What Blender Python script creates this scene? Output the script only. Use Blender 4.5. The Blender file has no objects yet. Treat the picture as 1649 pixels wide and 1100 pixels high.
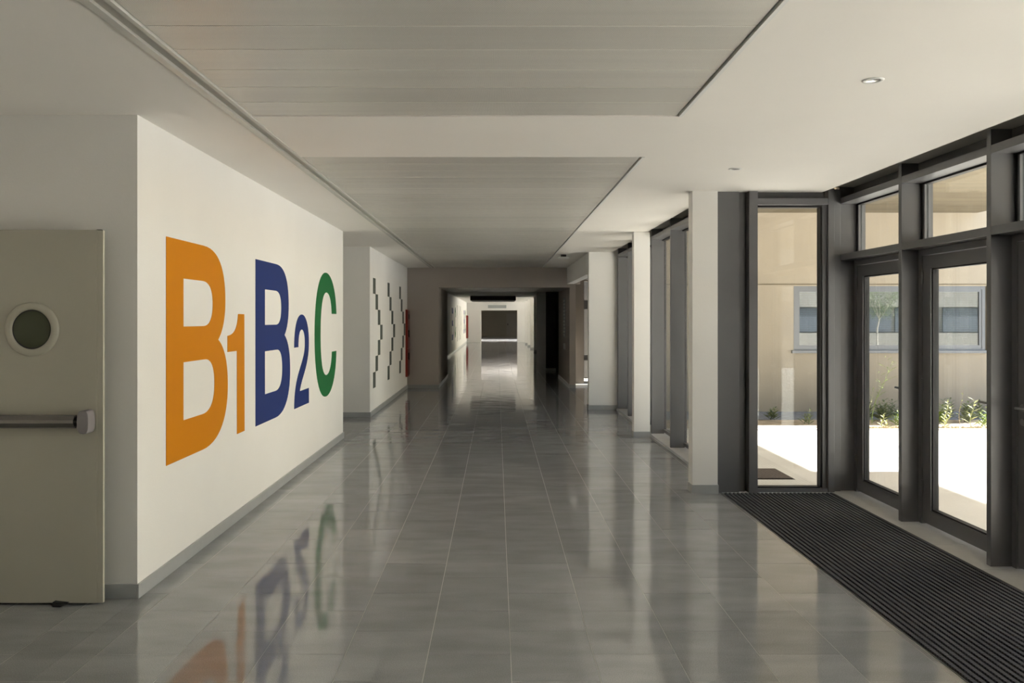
import bpy, bmesh, math, random
from mathutils import Vector, Matrix
random.seed(7)
S = bpy.context.scene
C = S.collection
F = 1345.0            # focal length in pixels of a 1649 px wide frame
EYE = 1.625

# ---------------------------------------------------------------- camera
cam_d = bpy.data.cameras.new('camera')
cam = bpy.data.objects.new('camera', cam_d); C.objects.link(cam)
cam.location = (0, 0, EYE); cam.rotation_euler = (math.radians(90), 0, 0)
cam_d.sensor_width = 36.0; cam_d.lens = F / 1649 * 36.0
cam_d.shift_x = 24.5 / 1649; cam_d.shift_y = -37.0 / 1649
cam_d.clip_start = 0.05; cam_d.clip_end = 400
S.camera = cam

# ---------------------------------------------------------------- world, sun, exposure
w = bpy.data.worlds.new('sky'); S.world = w; w.use_nodes = True
nt = w.node_tree; nt.nodes.clear()
sky = nt.nodes.new('ShaderNodeTexSky'); sky.sky_type = 'NISHITA'; sky.sun_disc = False
sky.sun_elevation = math.radians(33.3); sky.sun_rotation = math.radians(72)
sky.air_density = 1.0; sky.dust_density = 2.0
hsv = nt.nodes.new('ShaderNodeHueSaturation'); hsv.inputs['Saturation'].default_value = 1.0
bg = nt.nodes.new('ShaderNodeBackground'); bg.inputs[1].default_value = 0.38
wo = nt.nodes.new('ShaderNodeOutputWorld')
nt.links.new(sky.outputs[0], hsv.inputs['Color']); nt.links.new(hsv.outputs[0], bg.inputs[0]); nt.links.new(bg.outputs[0], wo.inputs[0])
SUN_E, SUN_A = math.radians(33.3), math.radians(18)
sd = bpy.data.lights.new('sun', 'SUN'); sd.energy = 19.0; sd.angle = math.radians(0.6); sd.color = (1.0, 0.955, 0.90)
sun = bpy.data.objects.new('sun', sd); C.objects.link(sun)
to_sun = Vector((math.cos(SUN_A) * math.cos(SUN_E), math.sin(SUN_A) * math.cos(SUN_E), math.sin(SUN_E)))
sun.rotation_euler = to_sun.to_track_quat('Z', 'Y').to_euler(); sun.location = to_sun * 60
S.view_settings.view_transform = 'Standard'; S.view_settings.look = 'None'
S.view_settings.gamma = 1.0; S.view_settings.use_curve_mapping = False
S.view_settings.exposure = 0.97

# ---------------------------------------------------------------- materials
M = {}
def mat(name, col, rough=0.6, metal=0.0, var=0.0, vscale=3.0, bump=0.0, bscale=40.0, spec=0.5, stretch=None, obj_var=0.0):
    m = bpy.data.materials.new(name); m.use_nodes = True
    n = m.node_tree.nodes; l = m.node_tree.links
    b = n['Principled BSDF']
    b.inputs['Base Color'].default_value = (*col, 1); b.inputs['Roughness'].default_value = rough
    b.inputs['Metallic'].default_value = metal; b.inputs['Specular IOR Level'].default_value = spec
    tc = n.new('ShaderNodeNewGeometry')
    vec = tc.outputs['Position']
    if stretch:
        mp = n.new('ShaderNodeMapping'); mp.inputs['Scale'].default_value = stretch
        l.new(vec, mp.inputs[0]); vec = mp.outputs[0]
    src = None
    if var > 0:
        t = n.new('ShaderNodeTexNoise'); t.inputs['Scale'].default_value = vscale; t.inputs['Detail'].default_value = 5
        l.new(vec, t.inputs['Vector'])
        r = n.new('ShaderNodeMapRange'); r.inputs[1].default_value = 0.25; r.inputs[2].default_value = 0.75
        r.inputs[3].default_value = 1 - var; r.inputs[4].default_value = 1 + var
        l.new(t.outputs['Fac'], r.inputs[0]); src = r.outputs[0]
    if obj_var > 0:
        oi = n.new('ShaderNodeObjectInfo')
        ad = n.new('ShaderNodeMath'); ad.operation = 'ADD'; l.new(oi.outputs['Random'], ad.inputs[0]); l.new(tc.outputs['Random Per Island'], ad.inputs[1])
        fr = n.new('ShaderNodeMath'); fr.operation = 'FRACT'; l.new(ad.outputs[0], fr.inputs[0])
        r2 = n.new('ShaderNodeMapRange'); r2.inputs[3].default_value = 1 - obj_var; r2.inputs[4].default_value = 1 + obj_var
        l.new(fr.outputs[0], r2.inputs[0])
        if src:
            mu = n.new('ShaderNodeMath'); mu.operation = 'MULTIPLY'; l.new(src, mu.inputs[0]); l.new(r2.outputs[0], mu.inputs[1]); src = mu.outputs[0]
        else: src = r2.outputs[0]
    if src:
        vm = n.new('ShaderNodeVectorMath'); vm.operation = 'SCALE'; vm.inputs[0].default_value = col
        l.new(src, vm.inputs['Scale']); l.new(vm.outputs[0], b.inputs['Base Color'])
    if bump > 0:
        t2 = n.new('ShaderNodeTexNoise'); t2.inputs['Scale'].default_value = bscale; t2.inputs['Detail'].default_value = 3
        l.new(vec, t2.inputs['Vector'])
        bp = n.new('ShaderNodeBump'); bp.inputs['Strength'].default_value = 1.0; bp.inputs['Distance'].default_value = bump
        l.new(t2.outputs['Fac'], bp.inputs['Height']); l.new(bp.outputs[0], b.inputs['Normal'])
    M[name] = m
    return m
def glass(name, tint, refl):
    m = bpy.data.materials.new(name); m.use_nodes = True
    n = m.node_tree.nodes; l = m.node_tree.links; n.clear()
    o = n.new('ShaderNodeOutputMaterial'); mx = n.new('ShaderNodeMixShader')
    tr = n.new('ShaderNodeBsdfTransparent'); tr.inputs[0].default_value = (*tint, 1)
    gl = n.new('ShaderNodeBsdfGlossy'); gl.inputs['Roughness'].default_value = 0.0; gl.inputs[0].default_value = (0.95, 0.97, 1, 1)
    lw_ = n.new('ShaderNodeLayerWeight'); lw_.inputs['Blend'].default_value = 0.5      # Schlick reflectance, same from both sides
    pw = n.new('ShaderNodeMath'); pw.operation = 'POWER'; pw.inputs[1].default_value = 5.0; l.new(lw_.outputs['Facing'], pw.inputs[0])
    ma = n.new('ShaderNodeMath'); ma.operation = 'MULTIPLY_ADD'; ma.inputs[1].default_value = 0.9 - refl; ma.inputs[2].default_value = 0.04 + refl; ma.use_clamp = True
    l.new(pw.outputs[0], ma.inputs[0]); l.new(ma.outputs[0], mx.inputs[0]); l.new(tr.outputs[0], mx.inputs[1]); l.new(gl.outputs[0], mx.inputs[2])
    l.new(mx.outputs[0], o.inputs[0]); M[name] = m
mat('plaster', (0.86, 0.845, 0.815), 0.75, var=0.02, vscale=1.3, bump=0.0006, bscale=90)
mat('ceiling_plaster', (0.91, 0.88, 0.835), 0.8, var=0.02, vscale=0.9)
mat('ceiling_void', (0.05, 0.05, 0.05), 0.9)
mat('baseboard', (0.40, 0.41, 0.41), 0.35, var=0.05, vscale=6)
mat('grout', (0.52, 0.51, 0.49), 0.8)
mat('frame', (0.15, 0.15, 0.155), 0.33, metal=0.2, var=0.04, vscale=5)
mat('frame_dark', (0.10, 0.10, 0.10), 0.5, metal=0.2)
mat('gasket', (0.008, 0.008, 0.009), 0.5)
mat('sill', (0.55, 0.56, 0.58), 0.3, var=0.06, vscale=8)
mat('slot_trim', (0.62, 0.61, 0.57), 0.4, metal=0.2)
mat('slot_dark', (0.5, 0.49, 0.45), 0.6)
mat('door_paint', (0.49, 0.47, 0.39), 0.42, var=0.02, vscale=4)
mat('door_edge', (0.78, 0.76, 0.68), 0.4)
mat('bar_metal', (0.20, 0.19, 0.18), 0.28, metal=0.85)
mat('cap_plastic', (0.24, 0.22, 0.23), 0.4)
mat('wire_glass', (0.065, 0.075, 0.045), 0.25, spec=0.25)
mat('black_rubber', (0.012, 0.012, 0.012), 0.6)
mat('orange', (0.66, 0.235, 0.0), 0.6, spec=0.2)
mat('navy', (0.013, 0.033, 0.17), 0.6, spec=0.2)
mat('green', (0.011, 0.15, 0.045), 0.6, spec=0.2)
mat('grey_vinyl', (0.10, 0.115, 0.10), 0.6, spec=0.2)
mat('red_paint', (0.28, 0.03, 0.02), 0.35)
mat('red_dark', (0.12, 0.02, 0.015), 0.4)
mat('white_metal', (0.82, 0.82, 0.80), 0.35)
mat('chrome', (0.8, 0.8, 0.8), 0.15, metal=1.0)
mat('handle_metal', (0.35, 0.35, 0.35), 0.3, metal=0.9)
mat('mat_rubber', (0.012, 0.012, 0.014), 0.8)
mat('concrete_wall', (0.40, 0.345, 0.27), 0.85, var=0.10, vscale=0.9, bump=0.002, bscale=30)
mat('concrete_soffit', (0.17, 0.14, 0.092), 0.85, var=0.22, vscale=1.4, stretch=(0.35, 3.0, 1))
mat('paving', (0.78, 0.75, 0.70), 0.85, var=0.10, vscale=1.2, bump=0.003, bscale=25)
mat('gravel', (0.20, 0.22, 0.26), 0.95, var=0.35, vscale=18, bump=0.02, bscale=30)
mat('soil', (0.42, 0.35, 0.26), 0.95, var=0.3, vscale=6, bump=0.02, bscale=20)
mat('alu_light', (0.18, 0.185, 0.195), 0.35, metal=0.4)
mat('blind', (0.36, 0.40, 0.42), 0.7)
mat('outdoor_mat', (0.10, 0.075, 0.06), 0.95, var=0.4, vscale=60)
mat('leaf_green', (0.22, 0.30, 0.06), 0.6, var=0.3, vscale=9)
mat('leaf_pale', (0.48, 0.50, 0.24), 0.6, var=0.2, vscale=9)
mat('leaf_olive', (0.17, 0.21, 0.10), 0.6, var=0.3, vscale=9)
mat('stalk', (0.30, 0.22, 0.12), 0.7)
mat('dry_grass', (0.50, 0.40, 0.22), 0.8, var=0.3, vscale=15)
mat('bark', (0.42, 0.38, 0.32), 0.9, var=0.2, vscale=12)
mat('roof_felt', (0.3, 0.3, 0.3), 0.9)
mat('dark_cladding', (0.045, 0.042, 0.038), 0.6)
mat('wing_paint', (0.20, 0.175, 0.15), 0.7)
mat('far_concrete', (0.24, 0.22, 0.19), 0.85, var=0.1, vscale=1)
mat('taupe', (0.52, 0.47, 0.43), 0.75, var=0.02, vscale=1.3)
mat('far_wall', (0.45, 0.42, 0.32), 0.6)
mat('facade_window', (0.09, 0.10, 0.115), 0.3)
mat('court_wall', (0.66, 0.55, 0.37), 0.85, var=0.06, vscale=1)
mat('seam_highlight', (0.88, 0.86, 0.80), 0.4)  # pale colour stands in for light caught on the panel seams
mat('sign_white', (0.75, 0.74, 0.70), 0.5)
mat('sign_grey', (0.42, 0.44, 0.44), 0.5)
glass('pane_glass', (0.90, 0.92, 0.91), 0.0)
glass('coated_glass', (0.55, 0.60, 0.60), 0.22)
# polished stone tile
def tile_mat():
    m = mat('tile', (0.30, 0.306, 0.314), 0.12, spec=0.75, var=0.0, obj_var=0.10)
    n = m.node_tree.nodes; l = m.node_tree.links; b = n['Principled BSDF']
    g = n.new('ShaderNodeNewGeometry')
    sp = n.new('ShaderNodeTexNoise'); sp.inputs['Scale'].default_value = 220; sp.inputs['Detail'].default_value = 2
    l.new(g.outputs['Position'], sp.inputs['Vector'])
    cl = n.new('ShaderNodeTexNoise'); cl.inputs['Scale'].default_value = 2.2; cl.inputs['Detail'].default_value = 4
    mp = n.new('ShaderNodeMapping'); mp.inputs['Scale'].default_value = (1.0, 2.6, 1.0); l.new(g.outputs['Position'], mp.inputs[0]); l.new(mp.outputs[0], cl.inputs['Vector'])
    r1 = n.new('ShaderNodeMapRange'); r1.inputs[1].default_value = .3; r1.inputs[2].default_value = .7; r1.inputs[3].default_value = .82; r1.inputs[4].default_value = 1.2; l.new(sp.outputs['Fac'], r1.inputs[0])
    r2 = n.new('ShaderNodeMapRange'); r2.inputs[1].default_value = .3; r2.inputs[2].default_value = .7; r2.inputs[3].default_value = .88; r2.inputs[4].default_value = 1.12; l.new(cl.outputs['Fac'], r2.inputs[0])
    mu = n.new('ShaderNodeMath'); mu.operation = 'MULTIPLY'; l.new(r1.outputs[0], mu.inputs[0]); l.new(r2.outputs[0], mu.inputs[1])
    prev = b.inputs['Base Color'].links[0].from_socket
    vs = n.new('ShaderNodeVectorMath'); vs.operation = 'SCALE'; l.new(prev, vs.inputs[0]); l.new(mu.outputs[0], vs.inputs['Scale']); l.new(vs.outputs[0], b.inputs['Base Color'])
    rr = n.new('ShaderNodeMapRange'); rr.inputs[1].default_value = .3; rr.inputs[2].default_value = .7; rr.inputs[3].default_value = .045; rr.inputs[4].default_value = .11
    l.new(cl.outputs['Fac'], rr.inputs[0]); l.new(rr.outputs[0], b.inputs['Roughness'])
    wv = n.new('ShaderNodeTexNoise'); wv.inputs['Scale'].default_value = 3.0; wv.inputs['Detail'].default_value = 1
    l.new(g.outputs['Position'], wv.inputs['Vector'])
    bp = n.new('ShaderNodeBump'); bp.inputs['Distance'].default_value = 0.0022; l.new(wv.outputs['Fac'], bp.inputs['Height']); l.new(bp.outputs[0], b.inputs['Normal'])
tile_mat()
# perforated metal ceiling panel
def panel_mat():
    m = mat('metal_panel', (0.80, 0.775, 0.72), 0.36, metal=0.2, var=0.05, vscale=2.0, stretch=(0.25, 6, 1), obj_var=0.05)
    n = m.node_tree.nodes; l = m.node_tree.links; b = n['Principled BSDF']
    g = n.new('ShaderNodeNewGeometry')
    wv = n.new('ShaderNodeVectorMath'); wv.operation = 'SCALE'; wv.inputs['Scale'].default_value = 2 * math.pi / 0.009; l.new(g.outputs['Position'], wv.inputs[0])
    sp = n.new('ShaderNodeSeparateXYZ'); l.new(wv.outputs[0], sp.inputs[0])
    sx = n.new('ShaderNodeMath'); sx.operation = 'SINE'; l.new(sp.outputs[0], sx.inputs[0])
    sy = n.new('ShaderNodeMath'); sy.operation = 'SINE'; l.new(sp.outputs[1], sy.inputs[0])
    mu = n.new('ShaderNodeMath'); mu.operation = 'MULTIPLY'; l.new(sx.outputs[0], mu.inputs[0]); l.new(sy.outputs[0], mu.inputs[1])
    gt = n.new('ShaderNodeMapRange'); gt.inputs[1].default_value = .45; gt.inputs[2].default_value = .65; gt.inputs[3].default_value = 1; gt.inputs[4].default_value = .35; l.new(mu.outputs[0], gt.inputs[0])
    prev = b.inputs['Base Color'].links[0].from_socket
    vs = n.new('ShaderNodeVectorMath'); vs.operation = 'SCALE'; l.new(prev, vs.inputs[0]); l.new(gt.outputs[0], vs.inputs['Scale']); l.new(vs.outputs[0], b.inputs['Base Color'])
panel_mat()
def mat_bar():   # ribbed insert with a speckle of fibres
    m = mat('mat_fibre', (0.075, 0.077, 0.085), 0.85)
    n = m.node_tree.nodes; l = m.node_tree.links; b = n['Principled BSDF']
    g = n.new('ShaderNodeNewGeometry')
    sp = n.new('ShaderNodeSeparateXYZ'); l.new(g.outputs['Position'], sp.inputs[0])
    sc = n.new('ShaderNodeMath'); sc.operation = 'MULTIPLY'; sc.inputs[1].default_value = 2 * math.pi / 0.022; l.new(sp.outputs[1], sc.inputs[0])
    sn = n.new('ShaderNodeMath'); sn.operation = 'SINE'; l.new(sc.outputs[0], sn.inputs[0])
    r = n.new('ShaderNodeMapRange'); r.inputs[1].default_value = -1; r.inputs[3].default_value = .45; r.inputs[4].default_value = 1.6; l.new(sn.outputs[0], r.inputs[0])
    vs = n.new('ShaderNodeVectorMath'); vs.operation = 'SCALE'; vs.inputs[0].default_value = (0.042, 0.044, 0.052); l.new(r.outputs[0], vs.inputs['Scale']); l.new(vs.outputs[0], b.inputs['Base Color'])
mat_bar()

# ---------------------------------------------------------------- helpers
WORLD = {}
def loc_of(o):
    v = Vector((0, 0, 0))
    while o: v += o.location; o = o.parent
    return v
def tag(o, label=None, cat=None, group=None, kind=None):
    if label: o['label'] = label
    if cat: o['category'] = cat
    if group: o['group'] = group
    if kind: o['kind'] = kind
    return o
def empty(name, loc, **kw):
    o = bpy.data.objects.new(name, None); C.objects.link(o); o.location = loc; o.empty_display_size = 0.1
    return tag(o, **kw)
class MB:
    """collects geometry in world coordinates, builds ONE mesh object"""
    def __init__(s): s.v = []; s.f = []
    def box(s, x0, x1, y0, y1, z0, z1):
        b = len(s.v)
        s.v += [(x, y, z) for z in (z0, z1) for y in (y0, y1) for x in (x0, x1)]
        s.f += [tuple(b + i for i in q) for q in ((0, 2, 3, 1), (4, 5, 7, 6), (0, 1, 5, 4), (2, 6, 7, 3), (0, 4, 6, 2), (1, 3, 7, 5))]
        return s
    def poly(s, pts, d):
        """prism from a planar outline pts (3D, ordered) pushed along d"""
        b = len(s.v); n = len(pts); d = Vector(d)
        s.v += [tuple(p) for p in pts] + [tuple(Vector(p) + d) for p in pts]
        s.f += [tuple(b + i for i in range(n - 1, -1, -1)), tuple(b + n + i for i in range(n))]
        s.f += [(b + i, b + (i + 1) % n, b + n + (i + 1) % n, b + n + i) for i in range(n)]
        return s
    def tube(s, a, b_, r0, r1=None, n=12, caps=True):
        r1 = r0 if r1 is None else r1
        a, b_ = Vector(a), Vector(b_); d = (b_ - a).normalized()
        u = d.orthogonal().normalized(); w_ = d.cross(u); k = len(s.v)
        for c, r in ((a, r0), (b_, r1)):
            s.v += [tuple(c + (u * math.cos(t) + w_ * math.sin(t)) * r) for t in [2 * math.pi * i / n for i in range(n)]]
        s.f += [(k + i, k + (i + 1) % n, k + n + (i + 1) % n, k + n + i) for i in range(n)]
        if caps: s.f += [tuple(k + i for i in range(n - 1, -1, -1)), tuple(k + n + i for i in range(n))]
        return s
    def lathe(s, c, axis, prof, n=40):
        """prof: list of (radius, height along axis); closed ring profile if first==last"""
        c = Vector(c); d = Vector(axis).normalized(); u = d.orthogonal().normalized(); w_ = d.cross(u); k = len(s.v); m = len(prof)
        for r, h in prof:
            s.v += [tuple(c + d * h + (u * math.cos(2 * math.pi * i / n) + w_ * math.sin(2 * math.pi * i / n)) * r) for i in range(n)]
        for j in range(m - 1):
            for i in range(n):
                s.f.append((k + j * n + i, k + j * n + (i + 1) % n, k + (j + 1) * n + (i + 1) % n, k + (j + 1) * n + i))
        return s
    def quad(s, p): 
        b = len(s.v); s.v += [tuple(q) for q in p]; s.f.append(tuple(range(b, b + len(p)))); return s
    def build(s, name, m, parent=None, bevel=0, smooth=False, origin=None, **kw):
        off = loc_of(parent) if parent else Vector((0, 0, 0))
        o_loc = Vector((0, 0, 0))
        if origin is not None: o_loc = Vector(origin) - off
        me = bpy.data.meshes.new(name)
        sub = off + o_loc
        me.from_pydata([tuple(Vector(p) - sub) for p in s.v], [], s.f)
        bm = bmesh.new(); bm.from_mesh(me); bmesh.ops.recalc_face_normals(bm, faces=bm.faces[:])
        if bevel: bmesh.ops.bevel(bm, geom=bm.edges[:], offset=bevel, segments=2, affect='EDGES', profile=0.7)
        bm.to_mesh(me); bm.free()
        if smooth:
            for p in me.polygons: p.use_smooth = True
        me.materials.append(M[m]); o = bpy.data.objects.new(name, me); C.objects.link(o)
        o.location = o_loc
        if parent: o.parent = parent
        return tag(o, **kw)
def B(name, m, box, parent=None, bevel=0, **kw):
    x0, x1, y0, y1, z0, z1 = box
    if parent is None and 'origin' not in kw: kw['origin'] = ((x0 + x1) / 2, (y0 + y1) / 2, z0)
    return MB().box(*box).build(name, m, parent, bevel, **kw)
def struct(name, m, box, **kw):
    return B(name, m, box, kind='structure', **kw)
def structs(name, m, boxes):
    mb = MB()
    for b in boxes: mb.box(*b)
    return mb.build(name, m, kind='structure')

# key planes -------------------------------------------------------------
CZ = 2.81             # plaster ceiling
LX = -2.09            # left wall face
YN, YB = 4.857, -6.0  # door wall face, back wall
GX = 3.39             # entrance glazing
FB0, FB1 = 2.146, 2.32  # corridor window fins: inner edge, glass
YW = 7.86             # frontal window of the entrance
YC = 19.5             # first cross wall
WY = 14.8             # courtyard wing wall
EY = 57.0             # far cross wall

# ---------------------------------------------------------------- floor
floor = structs('floor', 'grout', [(-4.3, 3.45, YB, 7.95, -0.2, -0.0008), (-4.3, 2.38, 7.95, 15.0, -0.2, -0.0008), (-4.3, 2.38, 15.0, 80, -0.2, -0.0008)])
struct('floor_wing', 'grout', (2.38, 12.4, 15.0, 20.8, -0.2, -0.003))
TX0, TW, TL, J = 0.067, 0.4, 0.6, 0.0028
near_boxes, far_tiles = [], MB()
def in_room(x0, x1, y0, y1):
    """clip a tile to the floor that can be walked on"""
    out = []
    def clip(ax0, ax1, ay0, ay1):
        a, b, c, d = max(x0, ax0), min(x1, ax1), max(y0, ay0), min(y1, ay1)
        if b - a > 0.012 and d - c > 0.012: out.append((a, b, c, d))
    clip(-4.2, LX, YB, YN); clip(LX, 2.094, YB, 7.74); clip(LX, 2.12, 7.74, 14.9)
    clip(-4.2, LX, 11.35, 13.75); clip(LX, 12.4, 15.0, YC) if x0 > 1.6 else clip(LX, 2.12, 14.9, YC)
    clip(-1.345, 1.68, YC, 23.0); clip(-2.05, 2.05, 23.0, EY + 21)
    return out
k0, k1 = -11, 31
for k in range(k0, k1):
    x0 = TX0 + TW * k; x1 = x0 + TW
    shift = 0.3 if k % 2 else 0.0
    ys = [8.54 + shift + TL * i for i in range(-26, 120)] + [8.54]
    ys = sorted(set(round(y, 4) for y in ys))
    for a, b in zip(ys[:-1], ys[1:]):
        for bx in in_room(x0, x1, a, b):
            X0, X1, Y0, Y1 = bx
            near = 3.3 < Y1 < 13.3 and X1 < 2.2 and X0 > -2.75
            r = (X0 + (J / 2 if X0 == x0 else 0.0005), X1 - (J / 2 if X1 == x1 else 0.0005), Y0 + J / 2, Y1 - J / 2)
            if near: near_boxes.append(r)
            else: far_tiles.box(*r, -0.02, 0.0)
cache = {}
near_boxes.sort(key=lambda b: b[2])
for n_, b in enumerate(near_boxes):
    if n_ >= 300: far_tiles.box(*b, -0.02, 0.0); continue
    key = (round(b[1] - b[0], 3), round(b[3] - b[2], 3))
    ox, oy = b[0], b[2]
    if key not in cache:
        o = MB().box(*b, -0.02, 0.0).build('tile', 'tile', floor, origin=(ox, oy, 0)); cache[key] = o
    else:
        o = cache[key].copy(); C.objects.link(o); o.parent = floor; o.location = Vector((ox, oy, 0)) - loc_of(floor)
far_tiles.build('distant_tiles', 'tile', floor, kind='stuff')
# threshold stones beside the doors, and stone round the mat well
y = 7.74; i = 0
ty = [7.84, 7.2, 6.6, 6.0, 5.4, 4.8, 4.2, 3.6, 3.0]
for a, b in zip(ty[1:], ty[:-1]):
    B('threshold_stone', 'sill', (3.135, 3.42, a + .0015, b - .0015, -0.02, 0.001), floor)
B('threshold_stone', 'sill', (2.1, 3.13, 7.752, 7.84, -0.02, 0.001), floor)
B('threshold_stone', 'sill', (3.135, 3.42, YB + .1, 2.998, -0.02, 0.001), floor)

# ---------------------------------------------------------------- entrance mat in its well
MX0, MX1, MY0, MY1 = 2.098, 3.13, 2.2, 7.748
emat = empty('entrance_mat', (2.6, 5, 0), label='long black ribbed entrance mat set into the floor along the glass doors', cat='mat')
B('tray', 'mat_rubber', (MX0 + .006, MX1 - .006, MY0 + .006, MY1 - .006, -0.0029, 0.0005), emat)
fr = MB(); fr.box(MX0, MX0 + .005, MY0, MY1, -0.0029, .004); fr.box(MX1 - .005, MX1, MY0, MY1, -0.0029, .004); fr.box(MX0 + .005, MX1 - .005, MY1 - .005, MY1, -0.0029, .004); fr.box(MX0 + .005, MX1 - .005, MY0, MY0 + .005, -0.0029, .004)
fr.build('edge_frame', 'alu_light', emat)
NB = 27; pitch = (MX1 - MX0 - .02) / NB; first = None
for i in range(NB):
    x = MX0 + .01 + pitch * i
    if first is None:
        mb = MB(); mb.box(x + .003, x + pitch * .60, MY0 + .01, MY1 - .01, 0.0005, 0.012)
        first = mb.build('tread_bar', 'mat_fibre', emat, origin=(x, 5, 0))
    else:
        o = first.copy(); C.objects.link(o); o.parent = emat; o.location = Vector((x, 5, 0)) - loc_of(emat)

# ---------------------------------------------------------------- left side walls
lw = struct('wall_left', 'plaster', (-2.30, LX, YN, 11.35, -0.003, CZ + .1))
lw = struct('wall_door_side', 'plaster', (-4.3, -2.30, YN, 5.05, -0.003, CZ + .1))
bm_ = structs('wall_alcove', 'plaster', [(-4.3, -2.30, 11.15, 11.35, -.003, CZ + .1), (-4.3, -4.2, 11.35, 13.75, -.003, CZ + .1)])
struct('wall_art', 'plaster', (-2.30, LX, 13.75, YC, -0.003, CZ + .1))
struct('wall_alcove_far', 'plaster', (-4.3, -2.30, 13.75, 13.95, -0.003, CZ + .1))
struct('wall_back', 'plaster', (-4.3, 3.5, YB - .2, YB, -0.003, CZ + .1))
struct('wall_far_left', 'plaster', (-4.4, -4.2, YB, YN, -0.003, CZ + .1))
# baseboards
bz = 0.082
B('baseboard_left', 'baseboard', (LX, LX + .014, YN - .014, 11.364, 0, bz), kind='structure', bevel=.002)
B('baseboard_door_side', 'baseboard', (-4.2, LX, YN - .014, YN, 0, bz), kind='structure', bevel=.002)
B('baseboard_alcove', 'baseboard', (-4.2, LX, 13.736, 13.75, 0, bz), kind='structure', bevel=.002)
B('baseboard_art', 'baseboard', (LX, LX + .014, 13.736, YC - .014, 0, bz), kind='structure', bevel=.002)
# ---------------------------------------------------------------- cross wall with the passage
structs('wall_cross', 'taupe', [(-2.3, -1.36, YC, 23.0, -.003, CZ + .1), (1.70, 1.84, YC, 23.0, -.003, CZ + .1),
                                 (-1.36, 1.70, YC, YC + .22, 2.35, CZ + .1), (1.84, 1.95, YC, YC + .2, 2.43, CZ + .1)])
B('baseboard_cross', 'baseboard', (LX, -1.346, YC - .014, YC, 0, bz), kind='structure')
B('baseboard_passage', 'baseboard', (-1.36, -1.346, YC, 23.0, 0, bz), kind='structure')
B('baseboard_pier', 'baseboard', (1.686, 1.84, YC - .014, YC, 0, bz), kind='structure')
B('baseboard_passage_right', 'baseboard', (1.686, 1.70, YC, 23.0, 0, bz), kind='structure')
struct('ceiling_passage', 'metal_panel', (-1.36, 1.70, YC + .22, 23.0, 2.36, 2.42))
# ---------------------------------------------------------------- right: pier, columns
struct('wall_pier', 'plaster', (1.64, 2.15, 14.87, 15.05, -.003, CZ + .1))
B('baseboard_pier_near', 'baseboard', (1.63, 2.152, 14.858, 14.87, 0, bz), kind='structure', bevel=.002)
B('baseboard_pier_side', 'baseboard', (1.628, 1.64, 14.858, 15.05, 0, bz), kind='structure', bevel=.002)
struct('wall_header', 'plaster', (1.64, 1.80, 15.05, YC, 2.43, CZ + .1))
for i, (y0, nm) in enumerate(((7.75, 'beside the dark entrance frame'), (11.39, 'between the two banks of corridor windows'))):
    cx0, cx1 = (1.815, 2.05) if i == 0 else (1.87, 2.09)
    col = empty('column', ((cx0 + cx1) / 2, y0 + .08, 0), label='slim white plaster column ' + nm, cat='column')
    B('shaft', 'plaster', (cx0, cx1, y0, y0 + .16, 0, CZ), col, bevel=.003)
    B('plinth', 'baseboard', (cx0 - .006, cx1 + .006, y0 - .012, y0 + .168, 0, bz), col, bevel=.002)

# ---------------------------------------------------------------- ceilings
PX0, PX1 = -1.435, 1.06
ceil = structs('ceiling', 'ceiling_plaster', [
    (-4.3, -1.54, YB, YC, CZ, CZ + .14),
    (PX0, PX1 + .02, 4.90, 6.13, CZ, CZ + .14),
    (PX1 + .02, 2.06, YB, YC, CZ, CZ + .14),
    (2.06, 3.055, YB, YW - .0, CZ, CZ + .14),
    (PX0, PX1 + .02, YB, 1.2, CZ, CZ + .14)])
structs('ceiling_slot', 'slot_dark', [(3.055, GX + .06, YB, YW + .06, 2.865, CZ + .14), (2.06, FB1 + .06, YW + .1, 14.87, 2.865, CZ + .14)])
def panels(y_start, y_end):
    y = y_start; src = None
    while y < y_end - .02:
        y1 = min(y + .30, y_end)
        z = CZ + .006
        if src is None or y1 - y < .295:
            mb = MB(); g = .0004
            # shallow tray with bevelled long edges
            prof = [(y + g, z + .03), (y + g, z + .005), (y + g + .005, z), (y1 - g - .005, z), (y1 - g, z + .005), (y1 - g, z + .03)]
            mb.poly([(PX0 + .004, a, b) for a, b in prof], (PX1 - PX0 - .008, 0, 0))
            o = mb.build('ceiling_panel', 'metal_panel', ceil, origin=(0, y, z))
            if y1 - y > .295: src = o
        else:
            o = src.copy(); C.objects.link(o); o.parent = ceil; o.location = Vector((0, y, z)) - loc_of(ceil)
        if y > y_start:
            if JS[0] is None: JS[0] = js = B('seam_highlight', 'seam_highlight', (PX0 + .006, PX1 - .006, y - .0025, y + .0025, z - .0012, z + .004), ceil, origin=(0, y, z))  # thin pale strip paints the highlight of a bevelled seam
            else:
                js = JS[0].copy(); C.objects.link(js); js.parent = ceil; js.location = Vector((0, y, z)) - loc_of(ceil)
        y += .30
JS = [None]
panels(4.90 - 12 * .3, 4.897); panels(6.133, YC - .01)
structs('ceiling_void', 'ceiling_void', [(PX0 - .005, PX1 + .02, 1.2, 4.9, CZ + .05, CZ + .14), (PX0 - .005, PX1 + .02, 6.13, YC, CZ + .05, CZ + .14)])
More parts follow.
